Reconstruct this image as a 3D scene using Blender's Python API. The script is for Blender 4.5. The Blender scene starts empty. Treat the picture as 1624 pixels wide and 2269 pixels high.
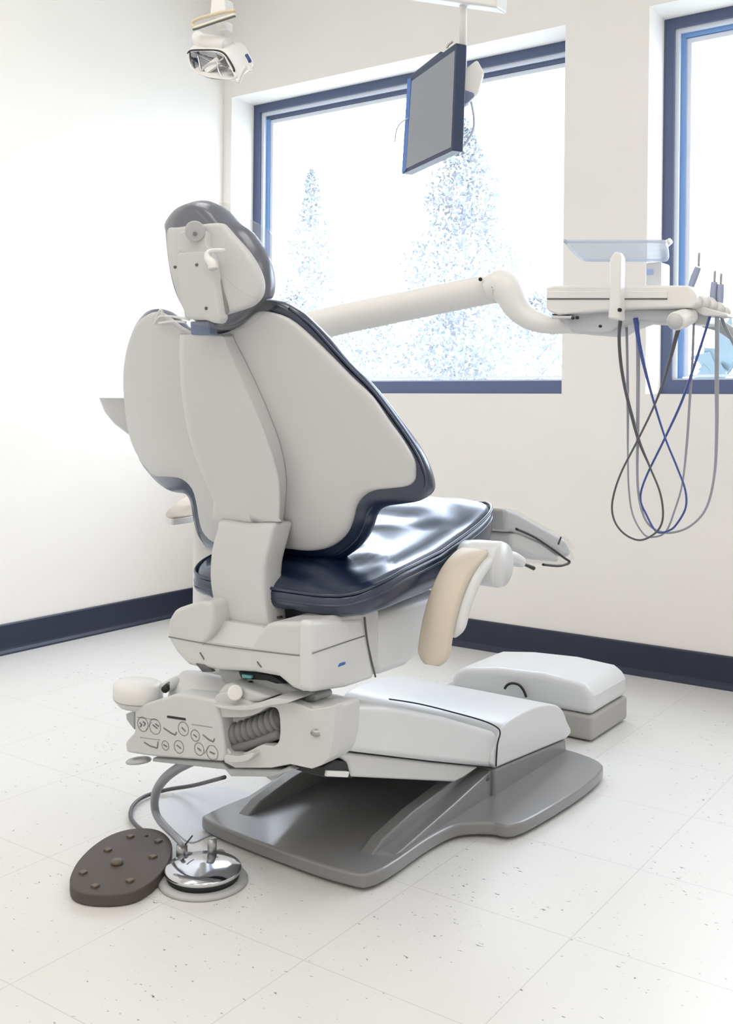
import bpy, bmesh, math, random
from mathutils import Vector, Matrix
random.seed(7)
sc = bpy.context.scene
COL = sc.collection
R = math.radians

# ---------------------------------------------------------------- camera
F, PX, PY = 2296.45, 812.0, 903.3
YAW, PITCH, ROLL, H = 0.612400, 0.002478, -0.010278, 0.857
fw = Vector((-math.sin(YAW)*math.cos(PITCH), math.cos(YAW)*math.cos(PITCH), -math.sin(PITCH)))
rt = Vector((math.cos(YAW), math.sin(YAW), 0)); dn = fw.cross(rt)
r2 = math.cos(ROLL)*rt + math.sin(ROLL)*dn
d2 = -math.sin(ROLL)*rt + math.cos(ROLL)*dn
cam = bpy.data.cameras.new('camera'); camo = bpy.data.objects.new('camera', cam); COL.objects.link(camo)
cam.sensor_fit = 'VERTICAL'; cam.sensor_height = 36; cam.sensor_width = 36*1624/2269
cam.lens = F*36/2269; cam.shift_y = -(1134.5-PY)/2269; cam.clip_end = 200; cam.clip_start = .02
EYE = Vector((0, 0, H))
camo.matrix_world = Matrix(((r2.x, -d2.x, -fw.x, 0), (r2.y, -d2.y, -fw.y, 0), (r2.z, -d2.z, -fw.z, H), (0, 0, 0, 1)))
sc.camera = camo

# ---------------------------------------------------------------- world, lights, exposure
w = bpy.data.worlds.new('overcast_sky'); sc.world = w; w.use_nodes = True
bg = w.node_tree.nodes['Background']; bg.inputs[0].default_value = (.81, .89, 1, 1); bg.inputs[1].default_value = 9.0
sc.view_settings.view_transform = 'Standard'; sc.view_settings.look = 'None'
sc.view_settings.exposure = -0.28; sc.view_settings.gamma = 1; sc.view_settings.use_curve_mapping = False
sc.cycles.max_bounces = 10; sc.cycles.diffuse_bounces = 6; sc.cycles.transparent_max_bounces = 16
sc.cycles.use_denoising = True; sc.cycles.sample_clamp_indirect = 8
def area(name, loc, sx, sy, power, col, rot=(0, 0, 0)):
    l = bpy.data.lights.new(name, 'AREA'); l.shape = 'RECTANGLE'; l.size = sx; l.size_y = sy; l.energy = power; l.color = col
    o = bpy.data.objects.new(name, l); COL.objects.link(o); o.location = loc; o.rotation_euler = rot
    return o
CEIL = 2.72
LAMPS = [(-2.1, 1.2, 12), (-.6, 1.2, 12), (-2.1, -.6, 14), (-.6, -.6, 12), (.9, 1.2, 10), (.9, -.6, 10)]
for (x, y, p) in LAMPS:
    area('ceiling_panel_light', (x, y, CEIL-.035), .58, 1.15, p, (1, .95, .885))
for (x0, x1) in ((-2.95, -1.49), (-1.15, .33)):      # daylight entering through each window
    area('window_daylight', ((x0+x1)/2, 3.44, 1.52), x1-x0-.02, 1.22, 28, (.82, .9, 1), (R(-90), 0, 0)).data.cycles.is_portal = True

# ---------------------------------------------------------------- materials
def mat(name, col, rough=.5, metal=0, coat=0, spec=.5, bump=0, bscale=200, var=0, vscale=6, alpha=1, trans=0):
    m = bpy.data.materials.new(name); m.use_nodes = True; nt = m.node_tree; b = nt.nodes['Principled BSDF']
    b.inputs['Base Color'].default_value = (*col, 1); b.inputs['Roughness'].default_value = rough
    b.inputs['Metallic'].default_value = metal; b.inputs['Coat Weight'].default_value = coat; b.inputs['Coat Roughness'].default_value = .1
    b.inputs['Specular IOR Level'].default_value = spec; b.inputs['Alpha'].default_value = alpha
    tc = nt.nodes.new('ShaderNodeTexCoord'); nz = nt.nodes.new('ShaderNodeTexNoise'); nt.links.new(tc.outputs['Object'], nz.inputs['Vector'])
    nz.inputs['Scale'].default_value = vscale; nz.inputs['Detail'].default_value = 4
    mx = nt.nodes.new('ShaderNodeMix'); mx.data_type = 'RGBA'
    mx.inputs[6].default_value = (*col, 1); mx.inputs[7].default_value = (*[c*(1-max(var, .03)) for c in col], 1)
    nt.links.new(nz.outputs['Fac'], mx.inputs[0]); nt.links.new(mx.outputs[2], b.inputs['Base Color'])
    if bump:
        n2 = nt.nodes.new('ShaderNodeTexNoise'); n2.inputs['Scale'].default_value = bscale; nt.links.new(tc.outputs['Object'], n2.inputs['Vector'])
        bp = nt.nodes.new('ShaderNodeBump'); bp.inputs['Strength'].default_value = bump; bp.inputs['Distance'].default_value = .002
        nt.links.new(n2.outputs['Fac'], bp.inputs['Height']); nt.links.new(bp.outputs['Normal'], b.inputs['Normal'])
    return m
M = {}
M['wall'] = mat('painted_wall', (.87, .85, .82), .75, bump=.06, bscale=120)
M['ceil'] = mat('ceiling_paint', (.85, .84, .82), .8)
M['trimw'] = mat('reveal_paint', (.88, .87, .85), .6)
M['navy'] = mat('navy_baseboard', (.018, .024, .055), .42, var=.2)
M['frame'] = mat('navy_window_frame', (.075, .10, .19), .35)
M['alu'] = mat('pale_glazing_bead', (.72, .77, .86), .3)
M['bluebead'] = mat('blue_glazing_bead', (.16, .32, .62), .3)
M['plastic'] = mat('warm_white_plastic', (.60, .605, .61), .38)
M['plasticw'] = mat('cool_white_plastic', (.68, .69, .70), .33)
M['bright'] = mat('bright_white_plastic', (.78, .775, .76), .35)
M['grey'] = mat('light_grey_casting', (.46, .47, .48), .45)
M['base'] = mat('grey_enamel', (.22, .22, .224), .3, coat=.4)
M['vinyl'] = mat('navy_vinyl', (.006, .013, .040), .28, coat=.9, bump=.12, bscale=9)
M['vinyl'].node_tree.nodes['Principled BSDF'].inputs['Coat IOR'].default_value = 1.6; M['vinyl'].node_tree.nodes['Principled BSDF'].inputs['Coat Roughness'].default_value = .22; M['vinyl'].node_tree.nodes['Principled BSDF'].inputs['Coat Tint'].default_value = (.75, .85, 1, 1)
M['tan'] = mat('tan_arm_pad', (.60, .53, .44), .5)
M['dark'] = mat('black_rubber', (.01, .01, .012), .5)
M['seam'] = mat('dark_seam', (.12, .12, .12), .7)  # dark grey for joints, slots and small marks
M['hose'] = mat('grey_hose', (.30, .31, .35), .4)
M['hosed'] = mat('dark_hose', (.09, .09, .10), .4)
M['hoseb'] = mat('blue_hose', (.05, .08, .28), .4)
M['rib'] = mat('ribbed_conduit_grey', (.19, .19, .19), .5)
M['chrome'] = mat('polished_chrome', (.62, .63, .66), .1, metal=1)
M['steel'] = mat('dull_steel', (.4, .4, .41), .35, metal=.8)
M['brown'] = mat('brown_rubber', (.085, .07, .062), .6, var=.15, bump=.1)
M['nub'] = mat('brown_nub', (.13, .1, .075), .45)
M['blue'] = mat('blue_emblem', (.04, .14, .5), .4)
M['screen'] = mat('grey_screen', (.25, .275, .31), .28)
M['bezel'] = mat('navy_bezel', (.035, .05, .10), .3)
M['bezelb'] = mat('blue_bezel_edge', (.06, .17, .5), .3)
M['slot'] = mat('deep_blue_lining', (.01, .05, .19), .5)
M['brass'] = mat('brass', (.6, .45, .18), .3, metal=1)
M['ink'] = mat('printed_ink', (.16, .16, .165), .6)
M['mount'] = mat('dusk_blue_mount', (.16, .2, .32), .5)
def plastic_film(name, tint, fac, gl=.08):
    m = bpy.data.materials.new(name); m.use_nodes = True; nt = m.node_tree; nt.nodes.clear()
    o = nt.nodes.new('ShaderNodeOutputMaterial'); t = nt.nodes.new('ShaderNodeBsdfTransparent'); g = nt.nodes.new('ShaderNodeBsdfPrincipled')
    g.inputs['Base Color'].default_value = (*tint, 1); g.inputs['Roughness'].default_value = gl
    x = nt.nodes.new('ShaderNodeMixShader'); x.inputs[0].default_value = fac
    nz = nt.nodes.new('ShaderNodeTexNoise'); nz.inputs['Scale'].default_value = 14; tc = nt.nodes.new('ShaderNodeTexCoord')
    nt.links.new(tc.outputs['Object'], nz.inputs['Vector'])
    bp = nt.nodes.new('ShaderNodeBump'); bp.inputs['Strength'].default_value = .5; bp.inputs['Distance'].default_value = .01
    nt.links.new(nz.outputs['Fac'], bp.inputs['Height']); nt.links.new(bp.outputs['Normal'], g.inputs['Normal'])
    nt.links.new(t.outputs[0], x.inputs[1]); nt.links.new(g.outputs[0], x.inputs[2]); nt.links.new(x.outputs[0], o.inputs[0])
    return m
M['film'] = plastic_film('clear_plastic_film', (.62, .62, .63), .16)
M['glass'] = plastic_film('window_glass', (.9, .95, 1), .04, .02)
M['tray'] = plastic_film('frosted_tray_plastic', (.62, .70, .82), .5, .3)

def floor_mat():
    m = bpy.data.materials.new('vinyl_floor_tile'); m.use_nodes = True; nt = m.node_tree; L = nt.links; N = nt.nodes.new
    b = nt.nodes['Principled BSDF']; b.inputs['Roughness'].default_value = .34; b.inputs['Specular IOR Level'].default_value = .5
    tc = N('ShaderNodeTexCoord'); sp = N('ShaderNodeSeparateXYZ'); L.new(tc.outputs['Object'], sp.inputs[0])
    def mth(op, a, bb):
        n = N('ShaderNodeMath'); n.operation = op
        for i, v in enumerate((a, bb)):
            if isinstance(v, (int, float)): n.inputs[i].default_value = v
            elif v is not None: L.new(v, n.inputs[i])
        return n.outputs[0]
    T = .3065; seams = []
    for ax, off in (('X', -.786), ('Y', 1.410)):
        a = mth('ADD', sp.outputs[ax], 30*T-off); f = mth('PINGPONG', a, T/2)
        # distance to nearest seam line (multiples of T)
        seams.append(mth('LESS_THAN', f, .0009))
    seam = mth('MAXIMUM', seams[0], seams[1])
    # specks: stretched noise, thresholded, in patches
    mp = N('ShaderNodeMapping'); mp.inputs['Scale'].default_value = (85, 150, 85); mp.inputs['Rotation'].default_value = (0, 0, R(25)); L.new(tc.outputs['Object'], mp.inputs[0])
    n1 = N('ShaderNodeTexNoise'); n1.inputs['Scale'].default_value = 1; n1.inputs['Detail'].default_value = 2; L.new(mp.outputs[0], n1.inputs['Vector'])
    n2 = N('ShaderNodeTexNoise'); n2.inputs['Scale'].default_value = 3.2; n2.inputs['Detail'].default_value = 2; L.new(tc.outputs['Object'], n2.inputs['Vector'])
    th = mth('ADD', n1.outputs['Fac'], mth('MULTIPLY', n2.outputs['Fac'], .16))
    r1 = N('ShaderNodeMapRange'); r1.inputs[1].default_value = .785; r1.inputs[2].default_value = .85; L.new(th, r1.inputs[0])
    n3 = N('ShaderNodeTexNoise'); n3.inputs['Scale'].default_value = 1.6; n3.inputs['Detail'].default_value = 3; L.new(tc.outputs['Object'], n3.inputs['Vector'])
    base = N('ShaderNodeMix'); base.data_type = 'RGBA'; base.inputs[6].default_value = (.74, .74, .735, 1); base.inputs[7].default_value = (.69, .685, .67, 1); L.new(n3.outputs['Fac'], base.inputs[0])
    a1 = N('ShaderNodeMix'); a1.data_type = 'RGBA'; a1.inputs[7].default_value = (.16, .15, .14, 1); L.new(base.outputs[2], a1.inputs[6]); L.new(r1.outputs[0], a1.inputs[0])
    a2 = N('ShaderNodeMix'); a2.data_type = 'RGBA'; a2.inputs[7].default_value = (.36, .34, .32, 1); L.new(a1.outputs[2], a2.inputs[6]); L.new(mth('MULTIPLY', seam, .38), a2.inputs[0])
    L.new(a2.outputs[2], b.inputs['Base Color'])
    n4 = N('ShaderNodeTexNoise'); n4.inputs['Scale'].default_value = 25; L.new(tc.outputs['Object'], n4.inputs['Vector'])
    bp = N('ShaderNodeBump'); bp.inputs['Strength'].default_value = .08; bp.inputs['Distance'].default_value = .003
    L.new(n4.outputs['Fac'], bp.inputs['Height']); L.new(bp.outputs['Normal'], b.inputs['Normal'])
    return m
M['floor'] = floor_mat()

# ---------------------------------------------------------------- geometry helpers
def ray(x, y): return fw + r2*((x-PX)/F) + d2*((y-PY)/F)
def at(x, y, ax, val):                    # where the sight line through a photo point meets the plane ax = val
    d = ray(x, y); t = (val-EYE['XYZ'.index(ax)])/d['XYZ'.index(ax)]; return EYE+d*t
def atp(x, y, p0, n):
    d = ray(x, y); t = (Vector(p0)-EYE).dot(n)/d.dot(n); return EYE+d*t
def ats(x, y, S):                         # meets the surface Y = S(X, Z)
    d = ray(x, y); a, b = .7, 3.4; prev = None
    for i in range(300):
        t = a+(b-a)*i/299; p = EYE+d*t; g = p.y-S(p.x, p.z)
        if prev is not None and prev[1] < 0 <= g:
            lo, hi = prev[0], t
            for _ in range(24):
                m = (lo+hi)/2; q = EYE+d*m
                if q.y < S(q.x, q.z): lo = m
                else: hi = m
            return EYE+d*lo
        prev = (t, g)
    return EYE+d*1.8
def cr(pts, n=5, closed=True):
    pts = [Vector(p) for p in pts]; out = []; k = len(pts); rng = range(k if closed else k-1)
    for i in rng:
        p0, p1, p2, p3 = (pts[(i+j) % k] if closed else pts[min(max(i+j, 0), k-1)] for j in (-1, 0, 1, 2))
        for s in range(n):
            t = s/n; out.append(.5*((2*p1)+(p2-p0)*t+(2*p0-5*p1+4*p2-p3)*t*t+(3*p1-p0-3*p2+p3)*t**3))
    if not closed: out.append(pts[-1])
    return out
def root_of(o):
    while o.parent: o = o.parent
    return o
def props(o, label=None, cat=None, group=None, kind=None):
    if label: o['label'] = label
    if cat: o['category'] = cat
    if group: o['group'] = group
    if kind: o['kind'] = kind
    return o
def thing(name, loc, label, cat, group=None):
    o = bpy.data.objects.new(name, None); COL.objects.link(o); o.location = loc; o.empty_display_size = .05
    return props(o, label, cat, group)
def build(name, bm, m, parent=None, smooth=True, bevel=0, seg=3, label=None, ang=30, sub=0, recalc=True):
    if recalc: bmesh.ops.recalc_face_normals(bm, faces=bm.faces[:])
    if parent is not None: org = root_of(parent).location.copy()
    else:
        xs = [v.co.x for v in bm.verts]; ys = [v.co.y for v in bm.verts]; zs = [v.co.z for v in bm.verts]
        org = Vector(((min(xs)+max(xs))/2, (min(ys)+max(ys))/2, min(zs)))
    bmesh.ops.translate(bm, verts=bm.verts[:], vec=-org)
    me = bpy.data.meshes.new(name); bm.to_mesh(me); bm.free()
    o = bpy.data.objects.new(name, me); COL.objects.link(o)
    me.materials.append(M[m] if isinstance(m, str) else m)
    if smooth:
        for p in me.polygons: p.use_smooth = True
    if parent is not None: o.parent = parent
    else: o.location = org
    if bevel:
        b = o.modifiers.new('bevel', 'BEVEL'); b.width = bevel; b.segments = seg; b.limit_method = 'ANGLE'; b.angle_limit = R(ang); b.harden_normals = True
    if sub:
        s = o.modifiers.new('sub', 'SUBSURF'); s.levels = s.render_levels = sub
    if label: o['label'] = label
    return o
def poly3(bm, pts, vec, holes=()):        # planar outline(s) extruded by vec
    loops = [pts]+list(holes); rings = []
    for lp in loops:
        a = [bm.verts.new(p) for p in lp]; b = [bm.verts.new(Vector(p)+vec) for p in lp]; rings.append((a, b))
    for a, b in rings:
        n = len(a)
        for i in range(n): bm.faces.new((a[i], a[(i+1) % n], b[(i+1) % n], b[i]))
    if not holes:
        bm.faces.new(rings[0][0]); bm.faces.new(rings[0][1][::-1])
    else:
        for k in (0, 1):
            es = []
            for rg in rings:
                a = rg[k]; n = len(a)
                for i in range(n):
                    es.append(bm.edges.get((a[i], a[(i+1) % n])))
            bmesh.ops.triangle_fill(bm, edges=es, use_beauty=True)
    return bm
AX = {'X': Vector((1, 0, 0)), 'Y': Vector((0, 1, 0)), 'Z': Vector((0, 0, 1))}
def ext(name, px, ax, val, depth, m, parent=None, bevel=.004, smooth=0, holes=(), **k):
    bm = bmesh.new(); f = lambda q: [at(x, y, ax, val) for x, y in q]
    P = f(px); Hs = [f(h) for h in holes]
    if smooth: P = cr(P, smooth); Hs = [cr(h, smooth) for h in Hs]
    poly3(bm, P, AX[ax]*depth, Hs)
    return build(name, bm, m, parent, bevel=bevel, **k)
def box(bm, x0, x1, y0, y1, z0, z1):
    v = [bm.verts.new((x, y, z)) for x in (x0, x1) for y in (y0, y1) for z in (z0, z1)]
    for f in ((0, 1, 3, 2), (4, 6, 7, 5), (0, 4, 5, 1), (2, 3, 7, 6), (0, 2, 6, 4), (1, 5, 7, 3)): bm.faces.new([v[i] for i in f])
    return bm
def bx(name, b, m, parent=None, bevel=.003, **k): return build(name, box(bmesh.new(), *b), m, parent, bevel=bevel, **k)
def tube(bm, path, rad, n=12, closed=False, squash=None):
    path = [Vector(p) for p in path]; L = len(path); rings = []; up = None
    for i, p in enumerate(path):
        t = (path[(i+1) % L if closed else min(i+1, L-1)]-path[i-1 if (closed or i > 0) else 0]).normalized()
        if up is None: up = Vector((0, 0, 1)) if abs(t.z) < .9 else Vector((0, 1, 0))
        s = t.cross(up).normalized(); up = s.cross(t).normalized()
        r = rad[i] if isinstance(rad, (list, tuple)) else rad
        sx, sy = squash or (1, 1)
        rings.append([bm.verts.new(p+(s*math.cos(a)*sx+up*math.sin(a)*sy)*r) for a in [2*math.pi*j/n for j in range(n)]])
    for i in range(L if closed else L-1):
        a, b = rings[i], rings[(i+1) % L]
        for j in range(n): bm.faces.new((a[j], a[(j+1) % n], b[(j+1) % n], b[j]))
    if not closed: bm.faces.new(rings[0]); bm.faces.new(rings[-1][::-1])
    return bm
def tb(name, path, rad, m, parent=None, n=12, smooth=6, **k):
    P = cr(path, smooth, False) if smooth else path
    if isinstance(rad, (list, tuple)) and smooth:
        r = []
        for i in range(len(rad)-1):
            for s in range(smooth): r.append(rad[i]+(rad[i+1]-rad[i])*s/smooth)
        rad = r+[rad[-1]]
    sq = k.pop('squash', None)
    return build(name, tube(bmesh.new(), P, rad, n, squash=sq), m, parent, **k)
def lathe(bm, prof, c, axis=Vector((0, 0, 1)), n=40, sx=1, sy=1):
    axis = Vector(axis).normalized(); a = axis.orthogonal().normalized() if abs(axis.z) < .99 else Vector((1, 0, 0)); b = axis.cross(a); c = Vector(c); rings = []
    for r, h in prof:
        rings.append([bm.verts.new(c+axis*h+(a*math.cos(t)*sx+b*math.sin(t)*sy)*max(r, 1e-5)) for t in [2*math.pi*j/n for j in range(n)]])
    for i in range(len(rings)-1):
        for j in range(n): bm.faces.new((rings[i][j], rings[i][(j+1) % n], rings[i+1][(j+1) % n], rings[i+1][j]))
    bm.faces.new(rings[0][::-1]); bm.faces.new(rings[-1])
    return bm
def lt(name, prof, c, m, parent=None, axis=(0, 0, 1), n=40, bevel=0, **k):
    sx = k.pop('sx', 1); sy = k.pop('sy', 1)
    return build(name, lathe(bmesh.new(), prof, c, axis, n, sx, sy), m, parent, bevel=bevel, **k)
def puffy(name, out, S, rings, m, parent=None, cen=None, sub=0, lump=None, **k):
    """a rounded slab whose outline `out` lies on Y = S(X, Z); rings = (inset metres or ('f', fraction), offset in Y)"""
    bm = bmesh.new()
    n = len(out)
    if cen is None: cen = (sum(p.x for p in out)/n, sum(p.z for p in out)/n)
    cx, cz = cen; rr = []
    for ins, d in rings:
        ring = []
        for p in out:
            dx, dz = p.x-cx, p.z-cz; L = math.hypot(dx, dz)
            f = ins[1] if isinstance(ins, tuple) else max(L-ins, .003)/L
            x, z = cx+dx*f, cz+dz*f; e = lump(x, z, d) if lump else 0
            ring.append(bm.verts.new((x, S(x, z)+d+e, z)))
        rr.append(ring)
    for a, b in zip(rr[:-1], rr[1:]):
        for j in range(n): bm.faces.new((a[j], a[(j+1) % n], b[(j+1) % n], b[j]))
    for ring in (rr[0], rr[-1]):
        if isinstance(rings[0][0], tuple):
            pass
        c = sum((v.co for v in ring), Vector())/n; cv = bm.verts.new(c)
        for j in range(n): bm.faces.new((ring[j], ring[(j+1) % n], cv))
    return build(name, bm, m, parent, sub=sub, **k)
def struct(o): o['kind'] = 'structure'; return o
FR = [('f', q) for q in (.12, .3, .5, .7)]
def slab_rings(t, e):                      # thickness t (towards +Y), edge rounding e
    back = [(f, 0) for f in FR]+[(e*1.2, 0), (e*.45, e*.12), (e*.1, e*.45), (0, e)]
    front = [(0, t-e), (e*.1, t-e*.45), (e*.45, t-e*.12), (e*1.2, t)]+[(f, t) for f in FR[::-1]]
    return back+front

# ---------------------------------------------------------------- the room
XL, YB, XR, YF = -3.02, 3.23, 2.0, -1.7
FY = YB+.14
struct(build('floor', box(bmesh.new(), XL, XR, YF, YB, -.04, 0), 'floor', smooth=False))
struct(build('ceiling', box(bmesh.new(), XL, XR, YF, YB, CEIL, CEIL+.05), 'ceil', smooth=False))
struct(build('wall_left', box(bmesh.new(), XL-.1, XL, YF, YB, 0, CEIL), 'wall', smooth=False))
struct(build('wall_right', box(bmesh.new(), XR, XR+.1, YF, YB, 0, CEIL), 'wall', smooth=False))
struct(build('wall_front', box(bmesh.new(), XL, XR, YF-.1, YF, 0, CEIL), 'wall', smooth=False))
WB, WT = .902, 2.142
WX = [(-2.976, -1.468), (-1.178, .33)]
bm = bmesh.new()
xs = [XL-.1, WX[0][0], WX[0][1], WX[1][0], WX[1][1], XR+.1]
for i in range(0, 5, 2): box(bm, xs[i], xs[i+1], YB, YB+.2, 0, CEIL)
for a, b in WX: box(bm, a, b, YB, YB+.2, 0, WB); box(bm, a, b, YB, YB+.2, WT, CEIL)
struct(build('wall_back', bm, 'wall', smooth=False))
def baseboard(name, L, path_n):
    # profile: face with a small cove at the floor
    a, b = L; d = (Vector(b)-Vector(a)); nrm = Vector(path_n)
    prof = [(0, 0), (.020, 0), (.018, .006), (.010, .014), (.008, .020), (.008, .098), (.005, .102), (0, .102)]
    bm = bmesh.new(); A = [bm.verts.new(Vector(a)+nrm*u+Vector((0, 0, v))) for u, v in prof]; B = [bm.verts.new(Vector(b)+nrm*u+Vector((0, 0, v))) for u, v in prof]
    n = len(prof)
    for i in range(n): bm.faces.new((A[i], A[(i+1) % n], B[(i+1) % n], B[i]))
    bm.faces.new(A); bm.faces.new(B[::-1])
    struct(build(name, bm, 'navy', smooth=False))
baseboard('baseboard_left', ((XL, YF, 0), (XL, YB, 0)), (1, 0, 0))
baseboard('baseboard_back', ((XL+.02, YB, 0), (XR, YB, 0)), (0, -1, 0))
for i, (a, b) in enumerate(WX):
    t = bpy.data.objects.new('window_%d' % (i+1), None); COL.objects.link(t); t.location = ((a+b)/2, FY, WB); t['kind'] = 'structure'
    bm = bmesh.new(); fwd = .034; fb = .048
    box(bm, a, b, FY, FY+.06, WT-fwd, WT); box(bm, a, b, FY, FY+.06, WB, WB+fb)
    box(bm, a, a+fwd, FY, FY+.06, WB+fb, WT-fwd); box(bm, b-fwd, b, FY, FY+.06, WB+fb, WT-fwd)
    build('window_frame', bm, 'frame', t, smooth=False)
    a1, b1, z0, z1 = a+fwd, b-fwd, WB+fb, WT-fwd
    def ringf(nm, a1, b1, z0, z1, wd, y0, y1, m):
        bm = bmesh.new(); box(bm, a1, b1, y0, y1, z1-wd, z1); box(bm, a1, b1, y0, y1, z0, z0+wd*.4)
        box(bm, a1, a1+wd, y0, y1, z0+wd*.4, z1-wd); box(bm, b1-wd, b1, y0, y1, z0+wd*.4, z1-wd); build(nm, bm, m, t, smooth=False)
    ringf('pale_bead', a1, b1, z0, z1, .014, FY+.012, FY+.06, 'alu')
    bm = bmesh.new(); box(bm, a1+.014, a1+.030, FY+.028, FY+.06, z0+.006, z1-.014); box(bm, b1-.030, b1-.014, FY+.028, FY+.06, z0+.006, z1-.014); build('blue_bead', bm, 'bluebead', t, smooth=False)
    build('head_bead', box(bmesh.new(), a1+.014, b1-.014, FY+.0275, FY+.06, z1-.028, z1-.014), 'frame' if i == 0 else 'bluebead', t, smooth=False)
    ringf('inner_bead', a1+.030, b1-.030, z0+.012, z1-.030, .016, FY+.036, FY+.06, 'alu')
    build('pane', box(bmesh.new(), a1+.04, b1-.04, FY+.044, FY+.050, z0+.014, z1-.04), 'glass', t, smooth=False)
for (x, y, p) in LAMPS:
    t = thing('ceiling_light', (x, y, CEIL-.03), 'flat white ceiling panel light in the %s row, %s' % ('window side' if y > 0 else 'camera side', 'near the left wall' if x < -2 else 'above the middle' if x < 0 else 'near the right wall'), 'ceiling light', 'ceiling panel lights')
    bm = bmesh.new(); box(bm, x-.305, x+.305, y-.6, y-.585, CEIL-.03, CEIL); box(bm, x-.305, x+.305, y+.585, y+.6, CEIL-.03, CEIL)
    box(bm, x-.305, x-.29, y-.585, y+.585, CEIL-.03, CEIL); box(bm, x+.29, x+.305, y-.585, y+.585, CEIL-.03, CEIL)
    build('frame', bm, 'bright', t, smooth=False)

# ---------------------------------------------------------------- dental chair
CX = -1.24
chair = thing('dental_chair', (CX, 1.95, 0), 'dental chair with navy upholstery and pale grey moulded back shell on a grey floor base', 'dental chair')
# base plate
bm = bmesh.new()
hw, ww = .217, .325
bp = [(-hw+.03, 1.50), (0, 1.482), (hw-.06, 1.482), (hw-.008, 1.515), (hw-.008, 1.69), (hw+.002, 1.775), (hw+.032, 1.812), (ww-.055, 1.826), (ww-.006, 1.872), (ww+.010, 2.19), (ww-.05, 2.31), (0, 2.34),
      (-ww+.05, 2.31), (-ww-.01, 2.19), (-ww+.006, 1.872), (-ww+.055, 1.826), (-hw-.032, 1.812), (-hw, 1.775), (-hw+.008, 1.70), (-hw, 1.54)]
P = cr([(CX+x, y, .006) for x, y in bp], 5)
poly3(bm, P, Vector((0, 0, .026)))
plate = build('base_plate', bm, 'base', chair, bevel=.013, seg=4)
# side rails
for s, nm in ((1, 'rail'), (-1, 'rail')):
    bm = bmesh.new()
    prof = [(1.555, .028), (1.60, .050), (1.70, .068), (1.82, .080), (1.96, .098), (2.0, .10), (2.0, .02), (1.555, .02)]
    poly3(bm, [Vector((CX+s*.165, y, z)) for y, z in prof], Vector((s*-.028, 0, 0)))
    build(nm, bm, 'base', chair, bevel=.010, seg=4)
    bm = bmesh.new()
    prof = [(1.56, .028), (1.62, .036), (1.80, .060), (1.96, .085), (2.0, .085), (2.0, .02), (1.56, .02)]
    poly3(bm, [Vector((CX+s*.200, y, z)) for y, z in prof], Vector((s*-.04, 0, 0)))
    build('rail_step', bm, 'base', chair, bevel=.010, seg=4)
# rear pedestal, grey then white cover
bm = bmesh.new(); prof = [(1.955, .02), (1.955, .088), (2.318, .058), (2.325, .02)]
poly3(bm, [Vector((CX+.208, y, z)) for y, z in prof], Vector((-.416, 0, 0))); build('pedestal', bm, 'base', chair, bevel=.006)
bm = bmesh.new(); prof = [(1.958, .090), (1.968, .158), (2.02, .178), (2.16, .176), (2.27, .150), (2.318, .105), (2.318, .060)]
poly3(bm, cr([Vector((CX+.210, y, z)) for y, z in prof], 4)[:-3], Vector((-.42, 0, 0))); build('rear_cover', bm, 'plasticw', chair, bevel=.022, seg=5)
bm = bmesh.new(); box(bm, CX-.16, CX+.16, 1.958, 1.972, .03, .12); build('lift_well_shade', bm, 'dark', chair, bevel=.01)  # dark block standing in for the shade inside the lift well
# lift arm cover in front of the box
ext('lift_arm_cover', [(770, 1562), (860, 1566), (990, 1590), (1098, 1622), (1106, 1634), (1098, 1702), (960, 1688), (733, 1661), (748, 1600)], 'X', -1.035, -.40, 'plasticw', chair, bevel=.012, seg=4)
tb('cover_seam', [at(x, y, 'Y', 1.955) for x, y in ((862, 1549), (930, 1560), (1010, 1580), (1070, 1597), (1100, 1611), (1108, 1624), (1102, 1650), (1099, 1698))], .0016, 'dark', chair, n=6)
ext('lift_arm_underside', [(738, 1664), (960, 1690), (1062, 1700), (1030, 1722), (1008, 1733), (780, 1722), (772, 1690)], 'X', -1.048, -.37, 'plastic', chair, bevel=.005)
ext('recess', [(715, 1700), (745, 1685), (783, 1687), (783, 1725), (715, 1722)], 'X', -1.052, -.3, 'dark', chair, bevel=.003)
ext('link_block', [(727, 1708), (775, 1710), (772, 1723), (725, 1721)], 'X', -1.046, -.03, 'bright', chair, bevel=.002)
tb('base_screw', [at(1079, 1724, 'Y', 1.952), at(1079, 1724, 'Y', 1.935)], .006, 'seam', chair, smooth=0)

# seat casting
ext('seat_casting', [(368, 1405), (372, 1372), (385, 1350), (440, 1331), (466, 1334), (473, 1368), (470, 1400), (456, 1424), (555, 1438), (572, 1402), (588, 1383), (606, 1378), (690, 1378), (692, 1400), (692, 1480), (690, 1534), (668, 1534), (645, 1525), (615, 1500), (560, 1490), (450, 1484), (415, 1474), (390, 1448), (374, 1422)],
    'Y', 1.356, .2, 'plastic', chair, bevel=.010, seg=4)
a_ = [at(446, 1421, 'Y', 1.362), at(562, 1437, 'Y', 1.362), at(596, 1392, 'Y', 1.386), at(460, 1370, 'Y', 1.386)]
bm = bmesh.new(); poly3(bm, a_, Vector((0, .05, 0))); build('casting_notch', bm, 'plastic', chair, smooth=False)
X1 = at(692, 1450, 'Y', 1.356).x+.0015
ext('seat_casting_side', [(690, 1376), (805, 1366), (812, 1410), (833, 1503), (770, 1524), (694, 1536), (690, 1520)], 'X', X1, -.03, 'plasticw', chair, bevel=.01, seg=4)
ext('seat_pan', [(808, 1366), (990, 1308), (975, 1370), (945, 1440), (905, 1478), (837, 1502), (815, 1410)], 'X', X1-.004, -.3, 'plasticw', chair, bevel=.02, seg=4)
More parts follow.
